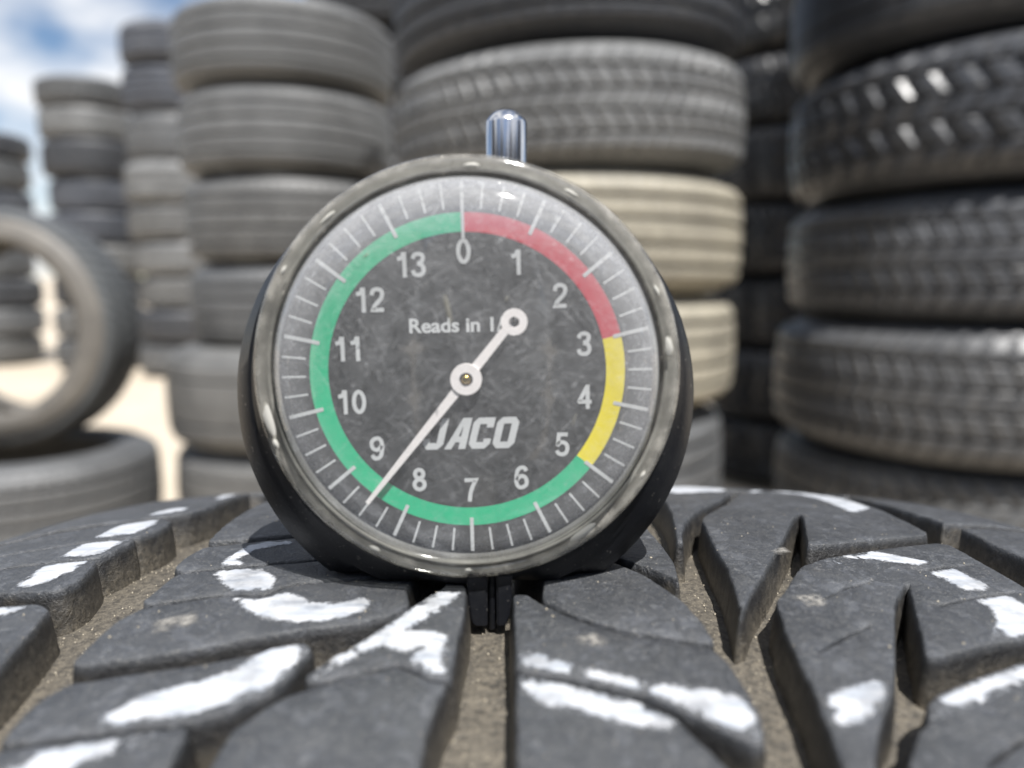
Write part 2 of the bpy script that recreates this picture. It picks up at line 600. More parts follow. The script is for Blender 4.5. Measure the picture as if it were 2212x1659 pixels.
stack(0.11, 1.46, [1.237 + .28 * i for i in range(4)], [
    ('ribbed', .312, GREY, .01 * (-1) ** i, 0, 'tyre of the middle stack above the top edge of the view') for i in range(3)], 'tyres above the view in the middle stack')
stack(0.91, 1.50, [1.292 + .25 * i for i in range(6)], [
    ('ribbed', .355, DARK, .01 * (-1) ** i, 0, 'tyre of the right-hand stack above the top edge of the view') for i in range(5)], 'tyres above the view in the right-hand stack')
G3 = 'tyres in the stack left of the gauge'
stack(-0.622, 2.20, [0, .227, .505, .721, .943, 1.16, 1.37], [
    ('slick', .335, DUSTY, -.01, 0, 'dusty lowest tyre of the stack left of the gauge'),
    ('slick', .345, DUSTY, -.012, 0, 'fat dusty tyre with worn tread, second up left of the gauge'),
    ('ribbed', .282, GREY, .0, 0, 'third tyre up in the stack left of the gauge, beside the rim'),
    ('ribbed', .284, DUSTY, .0, 0, 'tyre with dusty tan shoulder, fourth up left of the gauge'),
    ('ribbed', .288, PALE, -.003, 0, 'pale grey ribbed tyre second from the top left of the gauge'),
    ('ribbed', .293, PALE, -.004, 0, 'topmost tyre of the stack left of the gauge')], G3)
ordw = ['topmost', 'second', 'third', 'fourth', 'fifth', 'sixth', 'seventh', 'eighth', 'ninth', 'tenth']
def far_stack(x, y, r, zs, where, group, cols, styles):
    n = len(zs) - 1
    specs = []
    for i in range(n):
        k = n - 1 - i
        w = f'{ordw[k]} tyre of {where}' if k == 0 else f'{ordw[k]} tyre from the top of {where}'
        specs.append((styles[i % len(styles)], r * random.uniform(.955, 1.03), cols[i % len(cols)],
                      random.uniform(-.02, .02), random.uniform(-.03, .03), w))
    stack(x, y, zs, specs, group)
far_stack(-3.22, 6.0, .337, [0, .23, .46, .70, .93, 1.17, 1.418, 1.689, 1.93, 2.134],
          'the distant stack behind the upright tyre', 'tyres in the far stack at the left',
          [GREY, DUSTY, DARK, DUSTY, BLUE, BLUE, DARK, PALE, GREY], ['ribbed', 'sawtooth', 'ribbed', 'slick'])
far_stack(-2.38, 5.6, .345, [0, .23, .46, .70, .94, 1.182, 1.473, 1.80, 2.11, 2.38],
          'the tallest distant stack against the sky', 'tyres in the tallest far stack',
          [GREY, DARK, DUSTY, PALE, DUSTY, PALE, GREY, BLUE, BLUE], ['slick', 'ribbed', 'sawtooth'])
far_stack(-4.22, 6.2, .345, [0, .22, .45, .68, .91, 1.14, 1.375, 1.6, 1.801],
          'the low distant stack at the left edge', 'tyres in the far stack at the left edge',
          [DUSTY, GREY, DARK, GREY, DUSTY, BLUE, GREY, DARK], ['ribbed', 'slick', 'chunky'])
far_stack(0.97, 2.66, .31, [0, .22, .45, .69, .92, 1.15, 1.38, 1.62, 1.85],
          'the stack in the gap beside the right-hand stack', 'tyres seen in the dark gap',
          [(0.018, 0.019, 0.022, 0.25)], ['chunky', 'sawtooth'])  # shade of the gap is put into this near-black colour
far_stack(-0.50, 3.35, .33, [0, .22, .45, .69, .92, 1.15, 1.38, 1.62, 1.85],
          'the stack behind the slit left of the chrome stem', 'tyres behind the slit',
          [(0.026, 0.027, 0.030)], ['ribbed'])  # rubber coloured extra dark to carry the shade in the slit
for k in range(7):        # added, unseen stacks that darken the chrome stem's reflection
    an = math.radians(-78 + 26 * k)
    d_ = 1.9 + .2 * (k % 2)
    stack(d_ * math.sin(an) - .01, -d_ * math.cos(an) + .1, [.30 * i for i in range(6)],
          [(('ribbed', 'sawtooth')[(i + k) % 2], .44, (DARK, GREY, BLUE)[(i * 2 + k) % 3], 0, 0,
            'large unseen tyre added behind the viewer to darken the chrome stem') for i in range(5)], 'unseen tyres added behind the viewer')
tyre('ribbed', -1.315, 2.02, 0, .325, .235, GREY, 'grey ribbed tyre lying flat beneath the upright tyre at the left')
tyre('narrow', -1.335, 1.95, .243, .312, .20, (0.175, 0.163, 0.145), 'upright tyre with tan sidewall leaning on a flat tyre at the left',
     rot=(math.radians(-90 - 3), 0, 0), rib_col=(0.085, 0.092, 0.098))
up = bpy.data.objects['loose_tyre.001']
up.location = (-1.335, 1.94, .243 + .312)

# ------------------------------------------------------------------ the tyre under the gauge
def drop(u):
    a = abs(u - 8.0)
    d = a * a / 2200.0
    if a > 90:
        d += (a - 90) ** 2 / 180.0
    return d

def on_tyre(u, v, depth):
    r = TYRE_R - drop(u) - depth
    p = v / TYRE_R
    return Vector((u * MM, r * math.sin(p) * MM, (TYRE_R + r * math.cos(p)) * MM))

base_tyre = bpy.data.objects.new('painted_tyre', None)
col.objects.link(base_tyre)
base_tyre.location = (TYRE_X * MM, TYRE_Y * MM, 0)
tag(base_tyre, 'upright tyre with white paint marks on its tread, under the gauge', 'tyre')

GD = 7.2   # groove depth, mm
def base_carcass():
    prof = []
    us = [-126, -122, -118, -112] + list(range(-108, 109, 6)) + [112, 118, 122, 126]
    for u in us:
        prof.append((TYRE_R - drop(u) - GD, u))
    side = [(288, 131), (270, 136), (250, 137), (232, 132), (222, 124), (214, 120), (206, 118), (204, 110), (214, 106), (240, 120), (275, 122), (300, 100), (303, 50)]
    prof = [(r, -u) for r, u in reversed(side)] + prof + side
    n = 300
    k = len(prof)
    vs, fs, dep = [], [], []
    for i in range(n):
        a = 2 * math.pi * i / n
        for r, u in prof:
            vs.append((u * MM, r * math.sin(a) * MM, (TYRE_R + r * math.cos(a)) * MM))
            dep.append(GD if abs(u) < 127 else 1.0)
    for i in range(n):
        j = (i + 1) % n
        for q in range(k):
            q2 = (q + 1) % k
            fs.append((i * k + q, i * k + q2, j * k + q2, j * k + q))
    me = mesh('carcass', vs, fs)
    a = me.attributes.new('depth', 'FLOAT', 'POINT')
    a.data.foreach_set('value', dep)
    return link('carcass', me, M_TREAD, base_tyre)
base_carcass()

def area(p):
    return 0.5 * sum(p[i][0] * p[(i + 1) % len(p)][1] - p[(i + 1) % len(p)][0] * p[i][1] for i in range(len(p)))

def soften(p, cut=1.0, step=2.5):
    """round the corners a little and split long edges"""
    n = len(p)
    q = []
    for i in range(n):
        a, b, c = Vector(p[i - 1]), Vector(p[i]), Vector(p[(i + 1) % n])
        la, lc = (a - b).length, (c - b).length
        d = min(cut, 0.3 * la, 0.3 * lc)
        q0, q2 = b + (a - b).normalized() * d, b + (c - b).normalized() * d
        q1 = (q0 + q2) * 0.25 + b * 0.5
        q += [q0, q1, q2]
    out = []
    for i in range(len(q)):
        a, b = q[i], q[(i + 1) % len(q)]
        out.append(a)
        m = int((b - a).length // step)
        for k in range(1, m + 1):
            out.append(a + (b - a) * (k / (m + 1)))
    return out

def offset(p, d):
    """move a counter-clockwise outline inwards by d"""
    n = len(p)
    out = []
    for i in range(n):
        a, b, c = p[i - 1], p[i], p[(i + 1) % n]
        e0, e1 = (b - a), (c - b)
        if e0.length < 1e-6 or e1.length < 1e-6:
            out.append(b.copy())
            continue
        n0 = Vector((-e0.y, e0.x)).normalized()
        n1 = Vector((-e1.y, e1.x)).normalized()
        m = n0 + n1
        if m.length < 0.3:
            m = n0
        m.normalize()
        k = max(0.5, m.dot(n0))
        out.append(b + m * (d / k))
    return out

def inside(pt, poly):
    x, y = pt
    c = False
    n = len(poly)
    j = n - 1
    for i in range(n):
        xi, yi = poly[i]
        xj, yj = poly[j]
        if (yi > y) != (yj > y) and x < (xj - xi) * (y - yi) / (yj - yi) + xi:
            c = not c
        j = i
    return c

def fill(loops, spacing, inner_loops):
    """triangulate the region inside loops[0] minus the other loops, with grid points in it"""
    pts, edges = [], []
    for lp in loops:
        s = len(pts)
        pts += [Vector(q) for q in lp]
        edges += [(s + i, s + (i + 1) % len(lp)) for i in range(len(lp))]
    xs = [q.x for q in loops[0]]
    ys = [q.y for q in loops[0]]
    x = min(xs)
    row = 0
    while x < max(xs):
        y = min(ys) + (row % 2) * spacing * .5
        while y < max(ys):
            if inside((x, y), inner_loops[0]) and not any(inside((x, y), h) for h in inner_loops[1:]):
                pts.append(Vector((x + random.uniform(-.2, .2) * spacing, y + random.uniform(-.2, .2) * spacing)))
            y += spacing
        x += spacing
        row += 1
    r = delaunay_2d_cdt(pts, edges, [], 1, 1e-4)
    tris = []
    for f in r[2]:
        c = sum((r[0][i] for i in f), Vector((0, 0))) / len(f)
        if inside((c.x, c.y), loops[0]) and not any(inside((c.x, c.y), h) for h in loops[1:]):
            tris.append(f)
    return r[0], tris

def rag(a, k):
    n1 = noise.noise(Vector((a.x * .9, a.y * .9, k)))
    n2 = noise.noise(Vector((a.x * 3.1, a.y * 3.1, k + 3)))
    return 0.14 * n1 + 0.10 * n2

def block_mesh(outline, holes=(), bottom=GD + 0.4, wear=True):
    p = [Vector(q) for q in outline]
    if area(outline) < 0:
        p.reverse()
    p = soften(p, 0.9, 1.3)
    rings = [(-0.7, bottom), (-0.55, 4.5), (-0.12, 0.9), (0.0, 0.40), (0.10, 0.12), (0.30, 0.0)]
    hl = []
    for h in holes:
        h = [Vector(q) for q in h]
        if area([tuple(q) for q in h]) > 0:
            h.reverse()                       # clockwise: inwards means away from the slit
        hl.append(h)
    vs, fs, dep = [], [], []
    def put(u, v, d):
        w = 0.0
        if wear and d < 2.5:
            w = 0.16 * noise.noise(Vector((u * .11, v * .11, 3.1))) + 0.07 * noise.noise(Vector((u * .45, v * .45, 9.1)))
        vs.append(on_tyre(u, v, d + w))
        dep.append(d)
        return len(vs) - 1
    for lp, rg in [(p, rings)] + [(h, [(-0.05, 4.0), (0.0, 0.5), (0.12, 0.15), (0.3, 0.0)]) for h in hl]:
        prev = None
        for o, d in rg:
            q = offset(lp, o)
            # ragged moulding along the worn upper edge
            cur = [put(a.x + rag(a, 5.0), a.y + rag(a, 8.0), d) for a in q]
            if prev:
                n = len(cur)
                for i in range(n):
                    j = (i + 1) % n
                    fs.append((prev[i], prev[j], cur[j], cur[i]))
            prev = cur
    jit = lambda a: Vector((a.x + rag(a, 5.0), a.y + rag(a, 8.0)))
    loops = [[jit(a) for a in offset(p, 0.30)]] + [[jit(a) for a in offset(h, 0.3)] for h in hl]
    inner = [offset(p, 1.1)] + [offset(h, 0.9) for h in hl]
    tv, tf = fill(loops, 2.6, inner)
    idx = [put(q.x, q.y, 0.0) for q in tv]
    for f in tf:
        fs.append(tuple(idx[i] for i in f))
    bm = bmesh.new()
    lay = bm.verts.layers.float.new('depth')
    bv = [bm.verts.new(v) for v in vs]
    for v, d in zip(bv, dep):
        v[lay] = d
    for f in fs:
        try:
            bm.faces.new([bv[i] for i in f])
        except ValueError:
            pass
    bmesh.ops.remove_doubles(bm, verts=bm.verts, dist=2e-6)
    bmesh.ops.recalc_face_normals(bm, faces=bm.faces)
    for f in bm.faces:
        f.smooth = True
    me = bpy.data.meshes.new('tread_block')
    bm.to_mesh(me)
    bm.free()
    return me

def slit(pts, w=0.45):
    """a thin closed slit polygon along a polyline"""
    l, r = [], []
    for i, q in enumerate(pts):
        a = Vector(pts[max(0, i - 1)])
        b = Vector(pts[min(len(pts) - 1, i + 1)])
        t = (b - a).normalized()
        n = Vector((-t.y, t.x))
        e = 0.35 if i in (0, len(pts) - 1) else 0.5
        l.append(tuple(Vector(q) + n * w * e))
        r.append(tuple(Vector(q) - n * w * e))
    return l + r[::-1]

BLOCKS = {
 'LS0': [(-66, -12.2), (-63, -14.5), (-61.5, -21.6), (-60.5, -29), (-61, -38), (-62, -48), (-63, -56), (-68, -60), (-126, -72), (-126, -22), (-95, -17.5), (-80, -14), (-71.5, -12.4)],
 'LS1a': [(-66.4, -8.2), (-65, -7.4), (-64.3, -3.9), (-65.5, 2), (-66.7, 5), (-69.6, 5.1), (-76.8, 4.4), (-81.8, 3), (-100, -3), (-126, -10), (-126, -17), (-100, -11.5), (-75.5, -7.5)],
 'LS1b': [(-67.3, 6.3), (-65.8, 10), (-65.1, 15.6), (-69.3, 16.1), (-75.7, 15.4), (-87.3, 11), (-100, 6), (-126, -3), (-126, -9.2), (-100, -2.2), (-82, 3.7), (-77, 5.2), (-70.2, 6)],
 'LS1c': [(-65.5, 16.9), (-63.8, 22.5), (-64.5, 28.9), (-67.3, 31.8), (-72.8, 32), (-80.3, 28), (-100, 20), (-126, 10), (-126, -2.2), (-100, 6.8), (-88, 11.8), (-76.4, 16.2), (-70, 17.)],
 'LS2': [(-68.2, 35.5), (-65, 38.3), (-62.5, 47), (-63.5, 60), (-65, 72), (-66, 79), (-69, 82), (-80, 80), (-126, 63), (-126, 15), (-100, 25), (-82, 32)],
 'LS3': [(-68, 86), (-65, 88), (-63.5, 100), (-65, 122), (-68, 125), (-126, 108), (-126, 68), (-82, 83)],
 'IL4': [(-50.5, 62), (-51, 76), (-50, 104), (-40, 112), (-6, 120), (-5, 74), (-25, 72), (-44, 66)],
 'IL3': [(-50.5, 11.6), (-51.2, 17), (-51.7, 26.4), (-52, 42), (-51, 56), (-44, 62), (-25, 68), (-5, 70), (-5, 28), (-20, 20), (-36, 13.9), (-42.5, 12.8), (-46.5, 12.1)],
 'IL2': [(-49.8, 8.6), (-41.8, 9.6), (-36.2, 11.2), (-20, 17.3), (-5, 25), (-5, 12), (-15, 5), (-28.7, -.3), (-37.3, -1.5), (-43.5, -2.3), (-49, -3), (-50.9, -1), (-51.1, 3.6)],
 'IL1b': [(-49.3, -4), (-43.5, -3.1), (-37.3, -2.3), (-28.5, -1.1), (-15, 4), (-5, 10), (-5, 4), (-9, -1), (-10.5, -5.2), (-20, -8), (-29.6, -9.3), (-32.6, -12.7), (-38.2, -12.2), (-49, -14.6), (-50.1, -13.3)],
 'IL1a': [(-48.9, -15.6), (-38, -13.1), (-32.2, -13.6), (-29.3, -10.1), (-20, -8.9), (-10.8, -6.2), (-12, -12.5), (-10.8, -17.1), (-12.8, -19.9), (-17.5, -22), (-22.8, -23.2), (-30, -25), (-36.6, -27.2), (-43, -28.8), (-50.5, -30), (-51.4, -29.3), (-51.3, -25), (-51, -19)],
 'IL0a': [(-49.3, -33.7), (-44, -32.6), (-35, -30.8), (-28.6, -28.8), (-26, -27.1), (-23, -26.6), (-21.6, -28.1), (-22.6, -31.5), (-23, -34), (-24, -36.3), (-25.6, -37.8), (-28, -39.9), (-30.6, -41.3), (-40.5, -42.4), (-51, -44.), (-51.4, -39), (-50.5, -35.6)],
 'IL0b': [(-31.3, -42.1), (-40.5, -43.2), (-51, -44.8), (-50.5, -49), (-50, -60), (-46, -66), (-38, -66), (-31.5, -60), (-31, -48)],
 'CL': [(-6.8, -12.5), (-5, -4), (-4, -4), (-3.2, -12.5), (-3, -20), (-3.5, -27), (-3.7, -34.8), (-6.2, -34.4), (-8.9, -32.4), (-10.7, -31.7), (-15.2, -33.4), (-19.4, -35), (-20.7, -34.7), (-21, -33.4), (-17.2, -28.7), (-14.7, -24.7), (-10.6, -17.8)],
 'CL0': [(-19, -35.8), (-15.1, -34.2), (-10.6, -32.5), (-8.6, -33.3), (-6.1, -35.2), (-4, -35.6), (-4.8, -38), (-5.6, -43), (-5.8, -50), (-5.5, -66), (-14, -70), (-27, -64), (-27.3, -55), (-27, -48.4), (-26.5, -42.8), (-24.7, -40.3), (-22, -37)],
 'CR4': [(5, 33), (24, 43), (27.5, 46), (28, 70), (26, 78), (5, 66)],
 'CR3': [(25.4, -5.2), (27.7, -8.4), (28.5, -9.4), (29.3, -2.4), (28.9, 5), (28.2, 12.5), (27.5, 31), (24, 38), (5, 28), (4.5, 10), (12, 4), (20, -0.3)],
 'CR2': [(7.8, -15.9), (8.2, -10), (5, -2), (4.5, 6), (12, 2.3), (19.6, -2.6), (23.5, -7.1), (25.3, -11), (27.5, -15.3), (29, -22), (29.3, -26.4), (28.6, -27.2), (24.2, -25.9), (18.6, -24.2), (14, -21.8), (11.5, -20)],
 'CR1': [(3.7, -14.4), (5.8, -14.2), (7.4, -17), (11, -20.9), (13.3, -22.7), (18.4, -25.2), (24.1, -26.9), (28.5, -28.3), (29.8, -31), (30.6, -36.9), (30.8, -41), (29.9, -45.1), (28.6, -45.6), (24.6, -42.3), (21.4, -39.7), (18.6, -37.6), (15.4, -36.6), (10.9, -34.8), (4, -33.2)],
 'CR0': [(4, -33.9), (10.2, -35.7), (14.7, -37.5), (18.2, -39.0), (21.5, -41.8), (22.9, -44.6), (25, -48.4), (29, -56), (30, -66), (18, -72), (4, -64)],
 'MR3': [(36.3, 38.5), (35.2, 27.6), (33.6, 17.6), (32, 8), (32.8, 7.8), (34.3, 14.5), (36.6, 21.5), (41.6, 32), (49.4, 45), (56, 60), (58.5, 72), (50, 80), (38, 72), (37, 55)],
 'MR4': [(40, 77), (50, 84), (60, 76), (66, 77), (80, 80), (83, 84), (83, 118), (60, 124), (40, 112)],
 'MR2': [(40, 23), (38.6, 12.2), (37.8, 4.6), (37.3, -3.2), (36.5, -9.8), (35.4, -16.6), (34.8, -19.4), (35.6, -18.5), (38.2, -12.8), (41.5, -7.4), (45, -1), (48.6, 5.8), (53.2, 14.9), (59, 27), (62, 31.5), (61.5, 28), (57.8, 17.2), (54.6, 7.8), (60.3, 9.6), (73.4, 15.4), (80.8, 18.6), (82, 20.5), (82.6, 28), (83, 36), (83.5, 50), (83.5, 64), (78, 76), (66, 74), (60, 66), (55.8, 53), (49, 38.5), (42.6, 27.7)],
 'MR1': [(49.6, -2.3), (53.7, .8), (65.5, 7), (79.8, 13.2), (81.8, 12.6), (82, 4.5), (82.4, -6.4), (83, -15), (78, -21), (71.4, -23.4), (65.3, -25.4), (56, -29.2), (55.6, -28), (57.8, -23.2), (58.9, -19.9), (60.9, -15.1), (63.9, -7.9), (63, -8.2), (58.2, -15), (54, -23.5), (48.8, -33.9), (47, -37.2), (44.5, -40.3), (41.7, -44.8), (40, -48), (38, -56), (36.5, -60), (36.3, -55), (36.7, -48), (37.3, -44), (37.6, -40.6), (38.3, -36.6), (38.6, -32), (39.1, -26.7), (39.4, -23.4), (40.2, -20), (41, -15.5), (43.3, -12.4), (46, -7.8)],
 'MR0': [(50.2, -38.6), (52.4, -36.5), (59.4, -32.7), (67.8, -28.7), (78, -24.5), (83, -20), (83.5, -30), (83, -48), (80, -58), (60, -68), (44, -72), (38, -70), (40, -58), (43.4, -48), (44.5, -46.3), (46.9, -43), (49, -41.3)],
 'RS3': [(90, 84), (92, 80), (128, 88), (128, 132), (93, 124), (90, 120)],
 'RS2': [(90, 29.5), (91, 31.4), (90.4, 39.3), (89.5, 48), (89.5, 58), (90, 72), (92, 76), (128, 84), (128, 40), (105, 33.5)],
 'RS1': [(91.8, 26.5), (92, 23), (90.9, 16), (91.5, 11.7), (92, 4), (91, -8), (90, -18), (92, -22), (128, -14), (128, 36), (105, 29)],
 'RS0': [(90, -27), (92, -25.5), (128, -18), (128, -64), (95, -75), (90, -72)],
}
SLITS = {'MR1': [[(67.7, -1.3), (68.8, -2.1), (74, .3), (80.1, 2.5)], [(63.4, -14.5), (64.6, -15.0), (72, -11.5), (79.7, -8.5)],
                 [(47.3, -15.0), (53, -10.6), (58.8, -6.9)], [(41.8, -28.7), (47, -24.7), (52.0, -21.3)]],
         'MR0': [[(58.1, -43.4), (54, -46), (51.8, -47.4)]]}
for k, poly in BLOCKS.items():
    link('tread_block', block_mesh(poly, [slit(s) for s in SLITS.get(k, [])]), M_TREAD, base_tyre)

# the rest of the way round the tyre repeats plain blocks of the same rows
PLAIN = {
 'ls': [(-64, -18), (-63, 0), (-64.5, 18), (-70, 19), (-126, 6), (-126, -30), (-70, -19)],
 'il': [(-51, -24), (-51, 12), (-30, 17), (-6, 23), (-5, -8), (-30, -18)],
 'cr': [(5, -10), (5, 22), (28, 12), (29, -22), (14, -15)],
 'mr': [(38, -28), (38, 8), (60, 14), (82, 19), (83, -14), (60, -20)],
 'rs': [(90, -20), (90, 20), (128, 26), (128, -14)],
}
for k, poly in PLAIN.items():
    me = block_mesh(poly, wear=False)
    me.materials.append(M_TREAD)
    full = 2 * math.pi * TYRE_R
    v = 152.0
    n = int((full - 152 - 98) // 45)
    pitch = (full - 152 - 98) / n
    for i in range(n + 1):
        o = link('tread_block', me, None, base_tyre)
        ph = (v + i * pitch) / TYRE_R
        T = Matrix.Translation((0, 0, TYRE_R * MM))
        o.matrix_local = T @ Matrix.Rotation(-ph, 4, 'X') @ T.inverted()

# white paint strokes on the block tops
PAINT = [
 [(-73.9, -5.9), (-75.0, 4.2), (-69.4, 4.7), (-67.5, 4.6), (-67.4, -0.6), (-69.5, -5.0), (-71.5, -6.2)],
 [(-74.6, 7.4), (-74.8, 15.0), (-71.5, 15.6), (-66.0, 15.4), (-67.2, 11.3), (-67.3, 7.8), (-70.5, 6.8)],
 [(-74.8, 18.5), (-75.0, 27.4), (-72.2, 31.0), (-68.0, 31.0), (-66.6, 26.9), (-67.2, 19.9), (-71.2, 18.0)],
 [(-73.8, 36.7), (-72.0, 45.3), (-67.8, 45.7), (-66.6, 40.3), (-70.0, 36.6)],
 [(-67.5, 57.7), (-72.1, 76), (-69.0, 78), (-65.4, 66), (-64.5, 55.9)],
 [(-74, -13.6), (-71.4, -13.0), (-66.6, -12.9), (-67.1, -14.4), (-69.5, -17.2), (-76, -20), (-80, -18)],
 [(-43.6, -2.0), (-43.7, 1.4), (-41.7, 8.9), (-35.4, 10.3), (-33.8, 7.8), (-38.7, 5.6), (-40.9, 1.6), (-39.0, -1.7)],
 [(-43.3, -5.0), (-42.6, -3.5), (-38.6, -3.2), (-36.4, -2.8), (-32.3, -7.2), (-31.7, -11.4), (-33.2, -12.2), (-37.6, -11.9), (-40.6, -8.7)],
 [(-37.3, -13.9), (-33.2, -14.5), (-31.3, -13.9), (-30.2, -12.6), (-28.1, -13.1), (-24.1, -16.2), (-19.6, -16.0), (-17.8, -14.5), (-16.1, -16.5), (-16.6, -19.1), (-18.7, -20.3), (-21.5, -21.8), (-26.1, -21.9), (-30.2, -20.8), (-33.9, -17.7)],
 [(-7.4, -13.4), (-4.0, -13.4), (-3.7, -14.8), (-6.2, -19.6), (-9.0, -22.8), (-9.9, -24.0), (-6.4, -24.3), (-4.3, -26.0), (-4.8, -28.1), (-4.2, -29.4), (-4.1, -33.2), (-4.5, -34.2), (-6.2, -34.0), (-9.0, -31.7), (-9.1, -30.1), (-7.8, -28.3), (-9.7, -29.8), (-13.2, -28.3), (-15.4, -30.5), (-19.3, -34.6), (-20.4, -34.3), (-20.5, -33.4), (-18.8, -30.4), (-17.0, -28.8), (-14.5, -24.9), (-12.7, -22.3)],
 [(-28.5, -29.1), (-26.8, -27.8), (-24.0, -27.0), (-22.0, -27.8), (-21.9, -28.6), (-23.0, -32.5), (-23.3, -33.8), (-24.3, -36.1), (-25.9, -37.3), (-27.2, -38.2), (-29.2, -39.2), (-31.8, -40.6), (-34.2, -41.0), (-40.5, -42.0), (-42.0, -41.3), (-41.9, -40.0), (-39.4, -36.8), (-34.4, -34.2), (-33.5, -34.1), (-30.5, -31.7)],
 [(-49.5, -49), (-48.4, -47.4), (-46.1, -46.3), (-47.0, -45.1), (-43.3, -44.3), (-34.5, -43.0), (-34.0, -43.6), (-35.0, -44.7), (-38.5, -46.2), (-41.1, -47.9), (-43, -50)],
 [(4.4, -28.9), (6.4, -29.4), (10.5, -31.8), (14.5, -33.3), (17.2, -34.2), (18.4, -35.0), (24.9, -36.3), (28.1, -36.6), (30.0, -38.6), (30.3, -40.8), (29.8, -44.2), (28.8, -45.2), (24.6, -42.0), (21.5, -39.3), (18.6, -37.2), (15.5, -36.2), (11.0, -34.4), (4.4, -32.8)],
 [(4.3, -34.4), (10.2, -36.0), (14.7, -37.8), (18.3, -39.4), (21.4, -41.9), (21.5, -43.3), (20.1, -43.6), (17.1, -43.2), (12.3, -41.5), (7.3, -39.8), (4.8, -38.1), (4.2, -35.4)],
 [(38.9, -37.8), (40.5, -36.5), (46.9, -33.6), (47.4, -35.3), (46.6, -37.0), (44.4, -39.7), (42.1, -41.5), (38.3, -43.2), (38.1, -42.4)],
 [(53.8, 0.3), (65.3, 6.5), (66.6, 5.6), (73.0, 1.8), (69.6, -0.3), (65.7, 0.6), (62.8, 1.7), (57.7, 1.5), (56.5, -1.4), (54.2, -1.5)],
 [(69.2, -2.8), (75.2, -0.3), (76.7, -7.3), (75, -9.4), (71.4, -9.7)],
 [(70.5, -12.7), (77.6, -10.2), (78.4, -14.1), (77, -20.5), (71.6, -22.9), (66.0, -24.7), (70.1, -18.9), (71.7, -14.9)],
 [(50.6, -38.7), (52.5, -37.0), (59.2, -33.3), (67.6, -29.2), (74, -26.6), (70, -31.5), (64.2, -34.1), (56.0, -38.4), (50.7, -40.9), (49.4, -40.9)],
 [(70, 73), (76, 75), (80, 71), (83, 60), (81.8, 42.2), (73.8, 33.1), (74.1, 45.3), (74.7, 57.5), (73.4, 66), (67.6, 68)],
 [(45.0, 73), (50, 79), (57.6, 72), (57.5, 67), (53.7, 58.3), (40.7, 51.5), (38, 62), (39, 71)],
 [(61, 64), (66, 72), (69, 72), (66, 66), (61, 60)],
]
def paint_mesh(poly):
    p = [Vector(q) for q in poly]
    if area(poly) < 0:
        p.reverse()
    p = soften(p, 0.7, 1.5)
    ring_out = p
    ring_in = offset(p, 0.8)
    tv, tf = fill([p], 1.3, [offset(p, 0.5)])
    inn = offset(p, 0.75)
    vs, ed = [], []
    for q in tv:
        w = 0.16 * noise.noise(Vector((q.x * .11, q.y * .11, 3.1))) + 0.07 * noise.noise(Vector((q.x * .45, q.y * .45, 9.1)))
        e = 1.0 if inside((q.x, q.y), inn) else 0.0
        vs.append(on_tyre(q.x, q.y, w - 0.07 - 0.10 * e))
        ed.append(e)
    me = mesh('paint_mark', vs, [tuple(f) for f in tf])
    a = me.attributes.new('edge', 'FLOAT', 'POINT')
    a.data.foreach_set('value', ed)
    return me
for poly in PAINT:
    link('paint_mark', paint_mesh(poly), M_PAINT, base_tyre)

def dust_material():
    m, t, b = new_mat('dust_smudge')
    v = objvec(t)
    at = t.nodes.new('ShaderNodeAttribute')
    at.attribute_name = 'edge'
    fine = noise_tex(t, 900, 5, 0.7, v)
    b.inputs['Base Color'].default_value = (0.30, 0.285, 0.26, 1)
    b.inputs['Roughness'].default_value = 0.9
    a = math_n(t, 'MULTIPLY', at.outputs['Fac'], ramp(t, fine, 0.36, 0.62))
    t.links.new(math_n(t, 'MULTIPLY', a, 0.8), b.inputs['Alpha'])
    return m
M_DUST = dust_material()
for poly in ([(11.2, -25.9), (14.8, -24.6), (16.1, -27.2), (15.0, -29.0), (11.7, -28.0)], [(43, -14), (48, -12.5), (49, -16), (45, -18)],
             [(47, 1.5), (50.5, 3), (50, 7), (46.5, 4)], [(-46, -20), (-40, -17), (-39, -21), (-44, -24)]):
    link('dust_smudge', paint_mesh(poly), M_DUST, base_tyre)

# loose sand grains caught in the tread
def grains():
    vs, fs = [], []
    polys = list(BLOCKS.values())
    def oct_(c, r):
        s = len(vs)
        for d in ((1, 0, 0), (-1, 0, 0), (0, 1, 0), (0, -1, 0), (0, 0, 1), (0, 0, -1)):
            vs.append(c + Vector(d) * r * random.uniform(.6, 1.2))
        for f in ((0, 2, 4), (2, 1, 4), (1, 3, 4), (3, 0, 4), (2, 0, 5), (1, 2, 5), (3, 1, 5), (0, 3, 5)):
            fs.append(tuple(s + i for i in f))
    n = 0
    while n < 3200:
        u, v = random.uniform(-68, 92), random.uniform(-58, 75)
        top = any(inside((u, v), p) for p in polys)
        if top and random.random() > 0.06:
            continue
        r = random.choice((.07, .09, .12, .16, .24)) * random.uniform(.7, 1.2)
        d = (0.05 + 0.16 * noise.noise(Vector((u * .11, v * .11, 3.1)))) if top else GD
        oct_(on_tyre(u, v, d - r * .3), r * MM)
        n += 1
    o = link('sand_grains', mesh('sand_grains', vs, fs), M_GRAIN, base_tyre)
    o['kind'] = 'stuff'
grains()

# ------------------------------------------------------------------ the tread depth gauge
gauge = bpy.data.objects.new('tread_depth_gauge', None)
col.objects.link(gauge)
GZ = 2 * TYRE_R + 31.3           # height of the dial centre
gauge.location = (-6.3 * MM, 107.2 * MM, (GZ - 31.5) * MM)
tag(gauge, 'round dial tread depth gauge with chrome stem standing on the painted tread', 'gauge')
def gpart(name, me, mat, parent=gauge):
    o = link(name, me, mat, parent)
    if parent is gauge:
        o.location = (0, 0, 31.5 * MM)
    return o

